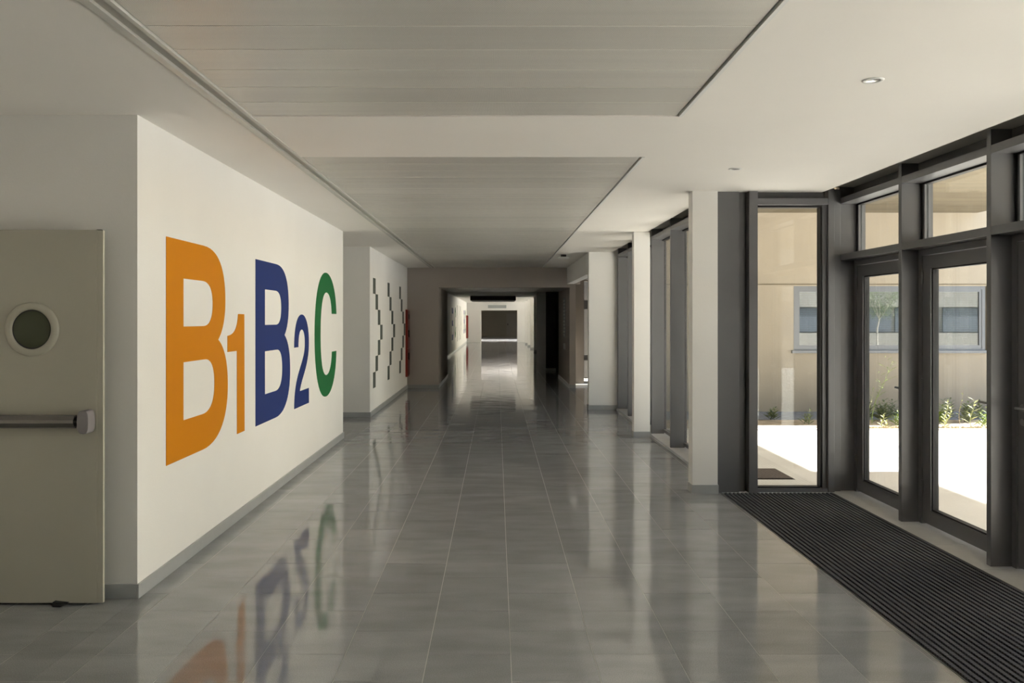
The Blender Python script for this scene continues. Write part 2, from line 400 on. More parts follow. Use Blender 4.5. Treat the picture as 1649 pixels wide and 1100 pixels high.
# slot diffuser along the left edge
tr = empty('trim_1', (-1.49, 6, CZ), kind='structure')
B('lip', 'slot_trim', (-1.552, -1.512, 1.0, YC, CZ - .006, CZ + .06), tr)
B('lip', 'slot_trim', (-1.457, PX0, 1.0, YC, CZ - .006, CZ + .06), tr)
B('slot_back', 'slot_dark', (-1.512, -1.457, 1.0, YC, CZ + .008, CZ + .06), tr)
tr2 = empty('trim_2', (1.06, 6, CZ), kind='structure')
B('lip', 'white_metal', (PX1 + .006, PX1 + .026, 1.2, 4.9, CZ - .004, CZ + .05), tr2)
B('lip', 'white_metal', (PX1 + .006, PX1 + .026, 6.13, YC, CZ - .004, CZ + .05), tr2)
structs('roof', 'roof_felt', [(-4.6, 3.5, YB - .2, 7.9, CZ + .14, 3.45), (-4.6, FB1 + .06, 7.9, 15.0, CZ + .14, 3.45), (-4.6, 2.4, 15.0, 80, CZ + .14, 3.45)])

# ---------------------------------------------------------------- corridor windows (beyond the entrance)
def fin_window(n, y0, y1, first_fin=True):
    wdw = empty('window_%d' % n, (FB1, (y0 + y1) / 2, 0), kind='structure')
    B('fin', 'frame', (FB0, FB1, y0, y0 + .05, .03, 2.865), wdw, bevel=.003)
    B('gasket', 'gasket', (FB1 - .03, FB1 + .03, y0 + .05, y0 + .075, .035, 2.72), wdw)
    B('head_rail', 'frame', (FB0 + .002, FB1, y0 + .05, y1, 2.715, 2.765), wdw, bevel=.003)
    B('head_gasket', 'gasket', (FB1 - .028, FB1 + .02, y0 + .075, y1, 2.70, 2.715), wdw)
    B('head_plate', 'frame_dark', (FB1 - .02, FB1 + .02, y0 + .05, y1, 2.765, 2.865), wdw)
    B('sash', 'frame', (FB1 - .01, FB1 + .045, y0 + .076, y0 + .115, .05, 2.70), wdw)
    B('sill_rail', 'frame', (FB1 - .01, FB1 + .045, y0 + .116, y1, .05, .09), wdw)
    B('pane', 'pane_glass', (FB1 + .008, FB1 + .02, y0 + .116, y1, .09, 2.70), wdw)
    B('sill', 'sill', (2.124, FB1 + .05, y0 + .001, y1 + .049, -.003, .03), wdw, bevel=.003)
ys = [8.08, 9.195, 10.31, 11.57, 12.54, 13.655, 14.77]
for i in range(6): fin_window(10 + i, ys[i], ys[i + 1])
wdw = empty('window_16', (FB1, 14.79, 0), kind='structure')
B('fin', 'frame', (FB0, FB1, 14.77, 14.868, .03, 2.865), wdw, bevel=.003)

# ---------------------------------------------------------------- frontal window of the entrance bump-out
w1 = empty('window_1', (2.7, YW, 0), kind='structure')
B('side_panel', 'frame', (2.062, 2.262, 7.80, YW + .1, .001, 2.815), w1, bevel=.003)
B('recess_plate', 'frame_dark', (2.262, 2.345, 7.87, YW + .1, .001, 2.815), w1)
B('recess_post', 'frame', (2.268, 2.325, 7.835, 7.87, .001, 2.815), w1, bevel=.002)
B('post', 'frame', (2.345, 2.425, 7.76, YW + .1, .001, 2.84), w1, bevel=.003)
B('head_rail', 'frame', (2.425, 3.08, 7.765, YW + .1, 2.685, 2.745), w1, bevel=.003)
B('head_plate', 'frame_dark', (2.425, 3.08, 7.85, YW + .1, 2.745, 2.865), w1)
B('head_gasket', 'gasket', (2.425, 3.05, 7.84, YW + .06, 2.668, 2.685), w1)
B('side_gasket', 'gasket', (3.035, 3.053, 7.84, YW + .06, .045, 2.668), w1)
B('sill_gasket', 'gasket', (2.425, 3.035, 7.84, YW + .06, .033, .045), w1)
B('sill_rail', 'frame', (2.425, 3.09, 7.80, YW + .1, .001, .033), w1, bevel=.002)
B('jamb', 'frame', (3.053, 3.095, 7.83, YW + .1, .034, 2.684), w1)
B('post', 'frame', (3.096, 3.155, 7.80, YW + .1, .001, 2.84), w1, bevel=.003)
B('corner_post', 'frame', (3.156, 3.232, 7.85, YW + .1, .001, 2.84), w1, bevel=.003)
B('corner_post', 'frame', (3.233, GX + .09, 7.882, YW + .1, .001, 2.865), w1, bevel=.003)
B('pane', 'pane_glass', (2.425, 3.035, YW + .02, YW + .034, .045, 2.668), w1)

# ---------------------------------------------------------------- entrance doors and glazing
PXF = 3.233
def lever(parent, x, y, z, dy, m='handle_metal'):
    mb = MB(); mb.lathe((x, y, z), (-1, 0, 0), [(0, .012), (.024, .012), (.026, 0), (.0, 0)], 20)
    mb.tube((x, y, z), (x - .055, y, z), .009); mb.tube((x - .052, y, z), (x - .052, y + dy, z), .0095)
    h = mb.build('handle', m, parent, smooth=False, label='metal lever handle')
    MB().lathe((x, y, z - .09), (-1, 0, 0), [(0, .01), (.022, .01), (.024, 0), (0, 0)], 20).build('lock_cylinder', m, h)
def entrance_bay(n, ypost, detail, hinge_far):
    y0, y1 = ypost + .05, ypost + 1.208
    d = empty('door_%d' % n, (GX, (y0 + y1) / 2, 0), kind='structure')
    B('post', 'frame', (PXF, GX, ypost, y0, .001, 2.865), d, bevel=.003)
    B('post_back', 'frame', (GX, GX + .09, ypost - .01, y0 + .01, .001, 2.865), d)
    B('transom', 'frame', (PXF + .001, GX + .08, y0, y1, 2.172, 2.23), d, bevel=.003)
    B('head_rail', 'frame', (PXF + .001, GX + .04, y0, y1, 2.705, 2.76), d, bevel=.003)
    B('head_plate', 'frame_dark', (GX - .02, GX + .04, y0, y1, 2.76, 2.865), d)
    # transom light
    g = MB(); g.box(GX, GX + .05, y0 + .01, y0 + .028, 2.23, 2.705); g.box(GX, GX + .05, y1 - .028, y1, 2.23, 2.705); g.box(GX, GX + .05, y0 + .028, y1 - .028, 2.69, 2.705)
    g.build('transom_gasket', 'gasket', d)
    B('transom_bead', 'alu_light', (GX + .002, GX + .05, y1 - .05, y1 - .028, 2.23, 2.69), d)
    B('pane', 'pane_glass', (GX + .02, GX + .034, y0 + .028, y1 - .05, 2.23, 2.69), d)
    # door frame
    f = MB(); f.box(GX - .02, GX + .07, y0 + .01, y0 + .055, .001, 2.172); f.box(GX - .02, GX + .07, y1 - .05, y1, .001, 2.172); f.box(GX - .02, GX + .07, y0 + .055, y1 - .05, 2.125, 2.172)
    f.build('door_frame', 'frame', d)
    a, b = y0 + .06, y1 - .055
    l = MB(); l.box(GX - .012, GX + .05, a, a + .115, .015, 2.118); l.box(GX - .012, GX + .05, b - .115, b, .015, 2.118)
    l.box(GX - .012, GX + .05, a + .115, b - .115, .015, .125); l.box(GX - .012, GX + .05, a + .115, b - .115, 2.018, 2.118)
    leaf = l.build('leaf', 'frame', d)
    q = MB(); q.box(GX + .0, GX + .045, a + .115, a + .127, .125, 2.018); q.box(GX + .0, GX + .045, b - .127, b - .115, .125, 2.018)
    q.box(GX + .0, GX + .045, a + .127, b - .127, .125, .137); q.box(GX + .0, GX + .045, a + .127, b - .127, 2.006, 2.018)
    q.build('gasket', 'gasket', leaf)
    B('pane', 'pane_glass', (GX + .014, GX + .028, a + .127, b - .127, .137, 2.006), leaf)
    hy = a + .055 if hinge_far else b - .055
    lever(d, GX - .012, hy, 1.05, .13 if hinge_far else -.13)
    for hz in (.25, 1.05, 1.9):
        yy = b - .005 if hinge_far else a + .005
        MB().tube((GX - .022, yy, hz), (GX - .022, yy, hz + .1), .010, n=10).build('hinge', 'frame', d)
entrance_bay(2, 6.673, True, True)
entrance_bay(3, 5.465, True, True)
entrance_bay(4, 4.257, True, False)
for i in range(3):
    yp = 4.257 - 1.208 * (i + 1); y0, y1 = yp + .05, yp + 1.208
    d = empty('window_%d' % (20 + i), (GX, yp + .6, 0), kind='structure')
    B('post', 'frame', (PXF, GX + .09, yp, y0, .001, 2.865), d)
    B('rail', 'frame', (PXF, GX + .08, y0, y1, 2.172, 2.23), d)
    B('head_rail', 'frame', (PXF, GX + .08, y0, y1, 2.705, 2.865), d)
    B('sill_rail', 'frame', (GX - .02, GX + .08, y0, y1, .001, .12), d)
    B('pane', 'pane_glass', (GX + .02, GX + .034, y0, y1, .12, 2.172), d)
    B('pane', 'pane_glass', (GX + .02, GX + .034, y0, y1, 2.23, 2.705), d)
struct('wall_corner_back', 'plaster', (3.2, 3.5, YB, 4.257 - 1.208 * 3, -.003, CZ + .1))

# ---------------------------------------------------------------- letters on the left wall
def bez(segs, n=14):
    """segs: start point, then ('L',p) or ('C',c1,c2,p)"""
    pts = [segs[0]]
    for s in segs[1:]:
        p0 = pts[-1]
        if s[0] == 'L': pts.append(s[1])
        else:
            _, c1, c2, p = s
            for i in range(1, n + 1):
                t = i / n; u = 1 - t
                pts.append(tuple(u**3 * p0[k] + 3 * u*u*t * c1[k] + 3 * u*t*t * c2[k] + t**3 * p[k] for k in (0, 1)))
    if math.dist(pts[0], pts[-1]) < 1e-5: pts.pop()
    return pts
GB = [[(0, 0), ('L', (.54, 0)), ('C', (.85, 0), (1, .12), (1, .287)), ('C', (1, .405), (.94, .49), (.815, .533)), ('C', (.90, .575), (.951, .64), (.951, .735)),
       ('C', (.951, .90), (.83, 1), (.56, 1)), ('L', (0, 1))],
      [(.24, .605), ('L', (.56, .605)), ('C', (.67, .605), (.719, .65), (.719, .715)), ('C', (.719, .79), (.66, .826), (.54, .826)), ('L', (.24, .826))],
      [(.24, .174), ('L', (.54, .174)), ('C', (.685, .174), (.749, .225), (.749, .31)), ('C', (.749, .40), (.69, .441), (.58, .441)), ('L', (.24, .441))]]
def aff(path, x, y, sx, sy):
    f = lambda p: (x + p[0] * sx, y + p[1] * sy)
    return [f(path[0])] + [(s[0],) + tuple(f(p) for p in s[1:]) for s in path[1:]]
G1 = [[(6.715, .696), ('L', (6.912, .696)), ('L', (6.905, 1.661)), ('L', (6.742, 1.661)), ('C', (6.73, 1.55), (6.64, 1.493), (6.478, 1.491)), ('L', (6.478, 1.365)), ('L', (6.712, 1.365))]]
G2 = [[(8.612, .69), ('L', (9.28, .69)), ('L', (9.28, .855)), ('L', (8.854, .855)), ('C', (8.90, .94), (9.02, 1.0), (9.12, 1.085)), ('C', (9.22, 1.17), (9.278, 1.25), (9.278, 1.36)),
       ('C', (9.278, 1.55), (9.13, 1.668), (8.945, 1.668)), ('C', (8.74, 1.668), (8.612, 1.54), (8.612, 1.324)), ('L', (8.79, 1.324)), ('C', (8.79, 1.44), (8.84, 1.507), (8.94, 1.507)),
       ('C', (9.04, 1.507), (9.09, 1.44), (9.09, 1.36)), ('C', (9.09, 1.26), (9.02, 1.21), (8.93, 1.14)), ('C', (8.76, 1.02), (8.62, .93), (8.612, .69))]]
GC = [[(10.87, 1.684), ('C', (10.84, 1.98), (10.57, 2.185), (10.22, 2.185)), ('C', (9.83, 2.185), (9.574, 1.89), (9.574, 1.43)), ('C', (9.574, .96), (9.83, .672), (10.22, .672)),
       ('C', (10.57, .672), (10.84, .88), (10.87, 1.205)), ('L', (10.58, 1.205)), ('C', (10.55, 1.03), (10.43, .933), (10.245, .933)), ('C', (10.01, .933), (9.894, 1.12), (9.894, 1.43)),
       ('C', (9.894, 1.75), (10.01, 1.944), (10.245, 1.944)), ('C', (10.43, 1.944), (10.55, 1.85), (10.568, 1.684))]]
def glyph(name, paths, m, label, wall_x=LX, dy=0, group=None, cat='letter'):
    """flat cut-out glyph, 3 mm thick, on the left wall"""
    cu = bpy.data.curves.new(name, 'CURVE'); cu.dimensions = '2D'; cu.fill_mode = 'BOTH'; cu.extrude = 0.0015
    for p in paths:
        pts = bez(p); sp = cu.splines.new('POLY'); sp.points.add(len(pts) - 1)
        for q, (a, b) in zip(sp.points, pts): q.co = (a + dy, b, 0, 1)
        sp.use_cyclic_u = True
    tmp = bpy.data.objects.new(name, cu); me = bpy.data.meshes.new_from_object(tmp)
    # curve XY -> wall: (x,y,z) = (z, x, y)
    for v in me.vertices: v.co = Vector((v.co.z, v.co.x, v.co.y))
    cy = sum(v.co.y for v in me.vertices) / len(me.vertices); z0 = min(v.co.z for v in me.vertices)
    for v in me.vertices: v.co -= Vector((0, cy, z0))
    bm = bmesh.new(); bm.from_mesh(me); bmesh.ops.remove_doubles(bm, verts=bm.verts[:], dist=1e-5); bmesh.ops.recalc_face_normals(bm, faces=bm.faces[:]); bm.to_mesh(me); bm.free()
    me.materials.clear(); me.materials.append(M[m]); me.name = name
    bpy.data.objects.remove(tmp); bpy.data.curves.remove(cu)
    o = bpy.data.objects.new(name, me); C.objects.link(o); o.location = (wall_x + .0018, cy, z0)
    return tag(o, label, cat, group)
glyph('wall_letter', [aff(p, 5.275, .694, 1.206, 1.45) for p in GB], 'orange', 'giant orange letter B on the white wall')
glyph('wall_numeral', G1, 'orange', 'orange numeral 1 after the orange letter B', cat='numeral')
glyph('wall_letter', [aff(p, 7.23, .69, 1.206, 1.45) for p in GB], 'navy', 'large navy blue letter B beside the orange numeral 1')
glyph('wall_numeral', G2, 'navy', 'navy blue numeral 2 between blue letter B and green letter C', cat='numeral')
glyph('wall_letter', GC, 'green', 'green letter C at the end of the white wall beside the orange and blue letters')

# ---------------------------------------------------------------- stepped grey arrows on the second wall
def stepped_arrow(ystart, label, wall_x=LX, zt=2.313, hgt=.267, wid=.29, group=None):
    a = empty('stepped_arrow', (wall_x, ystart + 2 * wid, zt - 7 * hgt), label=label, cat='wall graphic', group=group)
    src = None
    for i in range(7):
        k = 3 - abs(3 - i)
        y0 = ystart + k * wid; z1 = zt - i * hgt
        if src is None:
            src = o = B('square', 'grey_vinyl', (wall_x + .0004, wall_x + .003, y0, y0 + wid, z1 - hgt, z1), a, origin=(wall_x, y0, z1))
        else:
            o = src.copy(); C.objects.link(o); o.parent = a; o.location = Vector((wall_x, y0, z1)) - loc_of(a)
    return a
stepped_arrow(14.10, 'grey stepped arrow of squares nearest the white alcove corner')
stepped_arrow(15.98, 'grey stepped arrow of squares between the other two arrows')
stepped_arrow(17.90, 'grey stepped arrow of squares right beside the red fire cabinet')

# ---------------------------------------------------------------- fire hose cabinet
fc = empty('fire_cabinet', (LX, 19.29, .29), label='tall red fire hose cabinet on the wall beside the grey arrows', cat='fire cabinet')
B('body', 'red_paint', (LX + .001, LX + .05, 19.1, 19.48, .29, 1.83), fc, bevel=.004)
dr = B('door', 'red_dark', (LX + .05, LX + .062, 19.12, 19.46, .95, 1.80), fc, bevel=.002)
B('handle', 'black_rubber', (LX + .062, LX + .085, 19.14, 19.18, 1.20, 1.36), dr)
dr = B('door', 'red_dark', (LX + .05, LX + .062, 19.12, 19.46, .32, .93), fc, bevel=.002)
B('handle', 'black_rubber', (LX + .062, LX + .085, 19.14, 19.18, .68, .84), dr)
B('vent', 'black_rubber', (LX + .062, LX + .064, 19.18, 19.4, 1.62, 1.72), fc)

# ---------------------------------------------------------------- open door leaf on the left
d1 = empty('door_1', (-2.6, 4.75, 0), kind='structure')
DY = 4.735; DR = -2.234; DL = -3.08
slab = B('leaf', 'door_paint', (DL, DR - .033, DY, DY + .06, .012, 2.128), d1, bevel=.002)
B('edge_strip', 'door_paint', (DR - .0325, DR, DY + .003, DY + .024, .012, 2.126), d1, bevel=.0015)
B('latch', 'black_rubber', (DR - .04, DR - .012, DY + .01, DY + .03, 2.128, 2.131), d1)
pc = (-2.634, DY, 1.563)
MB().lathe(pc, (0, -1, 0), [(.112, -.004), (.112, .012), (.119, .016), (.146, .014), (.153, .008), (.155, -.002)], 64).build('porthole_ring', 'door_paint', d1, smooth=True, label='raised round porthole ring')
MB().lathe(pc, (0, -1, 0), [(.104, .0012), (.1122, .0012)], 64).build('porthole_seal', 'black_rubber', d1)
MB().lathe(pc, (0, -1, 0), [(0, .002), (.1045, .002), (.1045, .0005), (0, .0005)], 64).build('porthole_glass', 'wire_glass', d1, label='dark green frosted porthole glass')
bar = MB(); bz_ = 1.046
prof = [(DY - .045, bz_ - .037), (DY - .072, bz_ - .03), (DY - .085, bz_ - .005), (DY - .085, bz_ + .012), (DY - .07, bz_ + .034), (DY - .04, bz_ + .037)]
bar.poly([(DL + .1, a, b) for a, b in prof], (-2.36 - (DL + .1), 0, 0))
pb = bar.build('panic_bar', 'bar_metal', d1, label='brushed metal panic push bar')
bar = MB(); bar.poly([(-2.362, a + .003, bz_ + (b - bz_) * .8) for a, b in prof], (.03, 0, 0)); bar.build('bar_neck', 'black_rubber', pb)
cap = MB(); cz = bz_
pr = []
for i in range(24):
    t = 2 * math.pi * i / 24
    pr.append((-2.304 + .036 * math.copysign(abs(math.cos(t)) ** .6, math.cos(t)) * (.8 if math.cos(t) > 0 else 1), DY - .0005, cz + .066 * math.copysign(abs(math.sin(t)) ** .75, math.sin(t))))
cap.poly(pr, (0, -.085, 0)); cap.build('end_cap', 'cap_plastic', pb, bevel=.006)
ds = MB(); ds.poly([(-2.50, 4.70, .001), (-2.50, 4.70, .028), (-2.42, 4.70, .02), (-2.455, 4.70, .001)], (0, .03, 0)); ds.build('door_stop', 'black_rubber', d1)

# ---------------------------------------------------------------- downlights and detector
def downlight(x, y, label):
    t = empty('downlight', (x, y, CZ), label=label, cat='downlight', group='recessed ceiling downlights')
    MB().lathe((x, y, CZ), (0, 0, -1), [(.035, .002), (.038, .005), (.050, .0045), (.053, 0.0)], 32).build('ring', 'white_metal', t, smooth=True)
    MB().lathe((x, y, CZ), (0, 0, -1), [(.0, .0005), (.02, .001), (.035, .0022)], 32).build('reflector', 'chrome', t, smooth=True)
for px, py, lb in ((1406, 129, 'small white recessed downlight in the plaster ceiling beside the long first metal panel'), (1184, 272, 'small white recessed downlight in the plaster ceiling near the white column by the doors')):
    yy = F * (CZ - EYE) / (513 - py); downlight((px - 800) * yy / F, yy, lb)
sm = empty('smoke_detector', (1.24, 15.5, CZ), label='white round smoke detector on the ceiling by the white pier', cat='smoke detector')
MB().lathe((1.24, 15.5, CZ), (0, 0, -1), [(0, .0), (.05, 0), (.05, .045), (0, .045)], 24).build('base', 'black_rubber', sm)
MB().lathe((1.24, 15.5, CZ), (0, 0, -1), [(0, .045), (.10, .045), (.11, .06), (.08, .075), (0, .08)], 24).build('cover', 'white_metal', sm, smooth=True)

# ---------------------------------------------------------------- wing corridor, seen past the pier
structs('wall_wing', 'concrete_wall', [
    (FB1 + .06, 5.26, WY, WY + .2, -.05, 4.1), (5.26, 8.68, WY, WY + .2, -.05, 1.04), (5.26, 8.68, WY, WY + .2, 2.20, 4.1), (8.68, 12.5, WY, WY + .2, -.05, 4.1),
    (12.4, 12.5, WY + .2, 20.8, 2.5, 4.1)])
w8 = empty('window_8', (12.45, 17.9, 0), kind='structure')  # unseen end glazing added to throw daylight onto the arrow wall
for q in range(6):
    B('mullion', 'frame', (12.4, 12.48, 15.0 + q * 1.15, 15.05 + q * 1.15, 0, 2.5), w8)
B('pane', 'pane_glass', (12.43, 12.442, 15.05, 20.75, .02, 2.5), w8)
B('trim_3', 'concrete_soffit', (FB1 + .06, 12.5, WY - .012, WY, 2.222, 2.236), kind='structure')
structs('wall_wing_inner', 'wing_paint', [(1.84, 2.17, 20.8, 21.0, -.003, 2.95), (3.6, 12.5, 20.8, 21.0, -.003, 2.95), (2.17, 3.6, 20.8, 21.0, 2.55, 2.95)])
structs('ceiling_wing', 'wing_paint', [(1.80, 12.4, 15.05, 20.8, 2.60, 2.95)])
struct('roof_wing', 'roof_felt', (2.4, 12.5, 15.0, 21.0, 2.95, 3.5))
w9 = empty('window_9', (2.9, 20.9, 0), kind='structure')
B('frame', 'frame_dark', (2.17, 2.176, 20.82, 20.9, 0, 2.55), w9); B('frame', 'frame_dark', (3.56, 3.6, 20.82, 20.9, 0, 2.55), w9)
B('head_rail', 'frame_dark', (2.176, 3.56, 20.82, 20.9, 1.86, 2.08), w9); B('rail', 'frame_dark', (2.176, 3.56, 20.82, 20.9, .58, .72), w9); B('sill_rail', 'frame_dark', (2.176, 3.56, 20.82, 20.9, 0, .06), w9)
B('pane', 'pane_glass', (2.176, 3.56, 20.85, 20.86, .72, 1.86), w9); B('pane', 'pane_glass', (2.176, 3.56, 20.85, 20.86, 2.08, 2.55), w9); B('pane', 'pane_glass', (2.176, 3.56, 20.85, 20.86, .06, .58), w9)
# wing window facing the courtyard
w2 = empty('window_2', (6.97, WY, 1.04), kind='structure')
WZ0, WZ1 = 1.042, 2.20
fr = MB(); fr.box(5.27, 5.33, WY + .02, WY + .10, WZ0, WZ1); fr.box(8.61, 8.67, WY + .02, WY + .10, WZ0, WZ1); fr.box(5.33, 8.61, WY + .02, WY + .10, WZ1 - .06, WZ1); fr.box(5.33, 8.61, WY + .02, WY + .10, WZ0, WZ0 + .05)
fr.build('outer_frame', 'alu_light', w2)
B('sill', 'alu_light', (5.22, 8.70, WY - .05, WY + .02, WZ0 - .03, WZ0 + .02), w2, bevel=.004)
for a, b in ((5.33, 6.2), (6.2, 7.25), (7.25, 8.61)):
    s_ = MB(); s_.box(a, a + .045, WY + .03, WY + .09, WZ0 + .05, WZ1 - .06); s_.box(b - .045, b, WY + .03, WY + .09, WZ0 + .05, WZ1 - .06)
    s_.box(a + .045, b - .045, WY + .03, WY + .09, WZ0 + .05, WZ0 + .11); s_.box(a + .045, b - .045, WY + .03, WY + .09, WZ1 - .10, WZ1 - .06)
    ss = s_.build('sash', 'alu_light', w2)
    B('pane', 'coated_glass', (a + .045, b - .045, WY + .05, WY + .062, WZ0 + .11, WZ1 - .10), ss)
    bl = MB()
    z = WZ0 + .12
    while z < WZ1 - .11:
        bl.box(a + .05, b - .05, WY + .075, WY + .09, z, z + .022); z += .034
    bl.build('blind_slats', 'blind', ss, kind='stuff')

# ---------------------------------------------------------------- courtyard
structs('ground', 'paving', [(GX + .06, 90, YB - 40, 12.35, -.35, -.02), (FB1 + .06, GX + .06, YW + .1, 12.35, -.35, -.02), (12.5, 90, 12.35, 21, -.35, -.02), (2.0, 90, 21, 110, -.35, -.03)])
struct('ground_gravel', 'gravel', (FB1 + .06, 12.5, 13.55, WY, -.35, -.025))
struct('ground_soil', 'soil', (FB1 + .06, 12.5, 12.35, 13.55, -.35, -.02))
B('trim_4', 'paving', (FB1 + .06, 12.5, 12.30, 12.35, -.1, .0), kind='structure')
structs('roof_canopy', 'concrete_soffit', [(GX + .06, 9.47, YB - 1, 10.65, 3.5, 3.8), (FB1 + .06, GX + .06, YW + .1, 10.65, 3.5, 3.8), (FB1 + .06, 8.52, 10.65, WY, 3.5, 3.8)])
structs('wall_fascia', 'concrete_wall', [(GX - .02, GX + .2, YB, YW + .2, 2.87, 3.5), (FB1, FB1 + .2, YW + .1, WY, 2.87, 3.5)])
structs('roof_sun_blocker', 'concrete_soffit', [(2.05, 11, 30, 61, 2.9, 3.2)])  # unseen slab added to keep direct sun out of the far corridor
B('paving_joint', 'gravel', (3.5, 9.0, 9.9, 9.915, -.0205, -.019), kind='structure')
om = empty('door_mat', (2.75, 8.75, -.02), label='brown coir mat lying outside the tall frontal window', cat='mat')
B('pile', 'outdoor_mat', (2.42, 3.03, 8.55, 9.10, -.019, -.008), om); B('border', 'black_rubber', (2.40, 3.05, 8.53, 9.12, -.0199, -.0185), om)
struct('wall_court', 'court_wall', (2.2, 16, 29, 29.3, -.05, 6))
# building across the court (mirrored in the wing's windows)
ob = empty('courtyard_building', (20, -12, 0), label='low concrete building with a long window band across the court', cat='building')
mb = MB(); mb.box(6, 42, -14, -12, -.02, .9); mb.box(6, 42, -14, -12, 2.2, 5.0); mb.box(6, 42, -14, -12.3, .9, 2.2); mb.build('wall', 'far_concrete', ob)
for i in range(14):
    x = 8 + i * 2.4
    B('window', 'facade_window', (x, x + 2.2, -12.3, -12.22, .95, 2.15), ob)

# ---------------------------------------------------------------- weeds and tree
def leaf_quad(mb, p, d, L, W, up=Vector((0, 0, 1))):
    d = d.normalized(); s = d.cross(up); s = s.normalized() if s.length > 1e-3 else Vector((1, 0, 0))
    m_ = p + d * L * .5 + Vector((0, 0, L * .08))
    mb.quad([p, m_ + s * W * .5, p + d * L, m_ - s * W * .5])
def weed(x, y, h, lean, m, label, nleaf=14, L=.09, W=.03, name='weed', stems=1, feathery=False, rad=.006):
    t = empty(name, (x, y, -.02), label=label, cat='plant', group='weeds along the courtyard wall')
    lv = MB(); rnd = random.Random(int(x * 977 + y * 131))
    for s_ in range(stems):
        a0 = rnd.uniform(0, 6.28); off = Vector((math.cos(a0), math.sin(a0), 0)) * .03 * (stems > 1)
        hh = h * (1 if s_ == 0 else rnd.uniform(.5, .95)); ln = lean if s_ == 0 else lean + rnd.uniform(-.25, .25)
        pts = [Vector((x, y, -.03)) + off + Vector((ln * hh * (q / 6) ** 1.5, .04 * math.sin(q + s_), hh * q / 6)) for q in range(7)]
        st = MB()
        for q in range(6): st.tube(pts[q], pts[q + 1], rad * (1 - q / 7), rad * (1 - (q + 1) / 7), n=5, caps=False)
        st.build('stem', m, t)
        for i in range(nleaf):
            f = (i + .5) / nleaf; q = f * 6; k = min(int(q), 5); p = pts[k].lerp(pts[k + 1], q - k)
            ang = i * 2.4 + rnd.uniform(-.4, .4)
            if feathery:
                for j in range(7):
                    dd = Vector((math.cos(ang), math.sin(ang) * .6, .5)); pp = p + dd.normalized() * L * .3 * j * .5
                    leaf_quad(lv, pp, Vector((math.cos(ang + (1 if j % 2 else -1)), math.sin(ang + j), .3)), L * .5, W)
            else:
                leaf_quad(lv, p, Vector((math.cos(ang), math.sin(ang), .55)), L * (1.15 - .6 * f) * rnd.uniform(.8, 1.2), W)
    lv.build('leaves', 'leaf_green' if m == 'stalk' else m, t, kind='stuff')
def wx(px, y): return (px - 800) * y / F
weed(wx(1404, 13.1), 13.1, .98, .33, 'leaf_green', 'tall feathery green weed leaning over against the concrete wall', 20, .16, .012, feathery=True, rad=.007)
weed(wx(1396, 12.88), 12.88, .62, .12, 'leaf_pale', 'thin pale grass stalk next to the feathery weed', 6, .08, .012, stems=3, rad=.004)
weed(wx(1424, 12.62), 12.62, .22, .05, 'leaf_pale', 'small pale broad-leaved weed in front of the feathery weed', 9, .09, .035, stems=2)
weed(wx(1444, 12.85), 12.85, .22, .1, 'leaf_green', 'small bushy green weed beside the door post', 12, .12, .03, stems=3)
weed(wx(1522, 12.66), 12.66, .42, .05, 'leaf_pale', 'pale flowering weed with clustered top', 22, .08, .03, stems=2)
weed(wx(1546, 12.95), 12.95, .64, .06, 'stalk', 'thin dry brown weed stalk with few leaves', 6, .06, .025, rad=.005)
weed(wx(1564, 12.64), 12.64, .44, .08, 'leaf_pale', 'slender pale weed with big leaves near the wall', 10, .14, .045)
weed(wx(1584, 12.68), 12.68, .32, .05, 'leaf_green', 'leafy green weed beside the slender pale weed', 14, .12, .035, stems=3)
weed(wx(1512, 13.15), 13.15, .30, .0, 'leaf_green', 'low green bushy weed behind the flowering weed', 18, .14, .03, stems=4)
weed(wx(1555, 13.3), 13.3, .34, .0, 'leaf_olive', 'dark green bushy weed behind the dry stalk', 22, .16, .035, stems=5)
weed(wx(1420, 13.45), 13.45, .34, .0, 'leaf_olive', 'dark green bushy weed in the shade behind the feathery weed', 22, .16, .035, stems=5)
weed(wx(1300, 13.0), 13.0, .24, .0, 'leaf_olive', 'small dark weed by the wall below the window edge', 12, .12, .03, stems=3)
for px_, yy_, hh_, lb_ in ((1398, 13.75, .26, 'low dark weed at the wall foot behind the thin grass stalk'), (1436, 13.85, .3, 'low dark weed at the wall foot behind the small bushy weed'),
                          (1530, 13.7, .34, 'low dark weed at the wall foot behind the pale flowering weed'), (1578, 13.75, .3, 'low dark weed at the wall foot behind the slender pale weed'), (1244, 13.6, .2, 'small lone dark weed at the foot of the blank concrete wall')):
    weed(wx(px_, yy_), yy_, hh_, .0, 'leaf_olive', lb_, 16, .14, .03, stems=3)
tuft = MB(); rnd = random.Random(3)
for i in range(900):
    x = rnd.uniform(5.0, 8.4); yy = rnd.uniform(12.40, 12.46)
    a = rnd.uniform(0, 6.28); leaf_quad(tuft, Vector((x, yy, -.02)), Vector((math.cos(a), math.sin(a), rnd.uniform(.3, 1.2))), rnd.uniform(.03, .08), .012)
tuft.build('dry_grass', 'dry_grass', kind='stuff', label='dry straw-coloured grass along the paving edge', cat='grass')
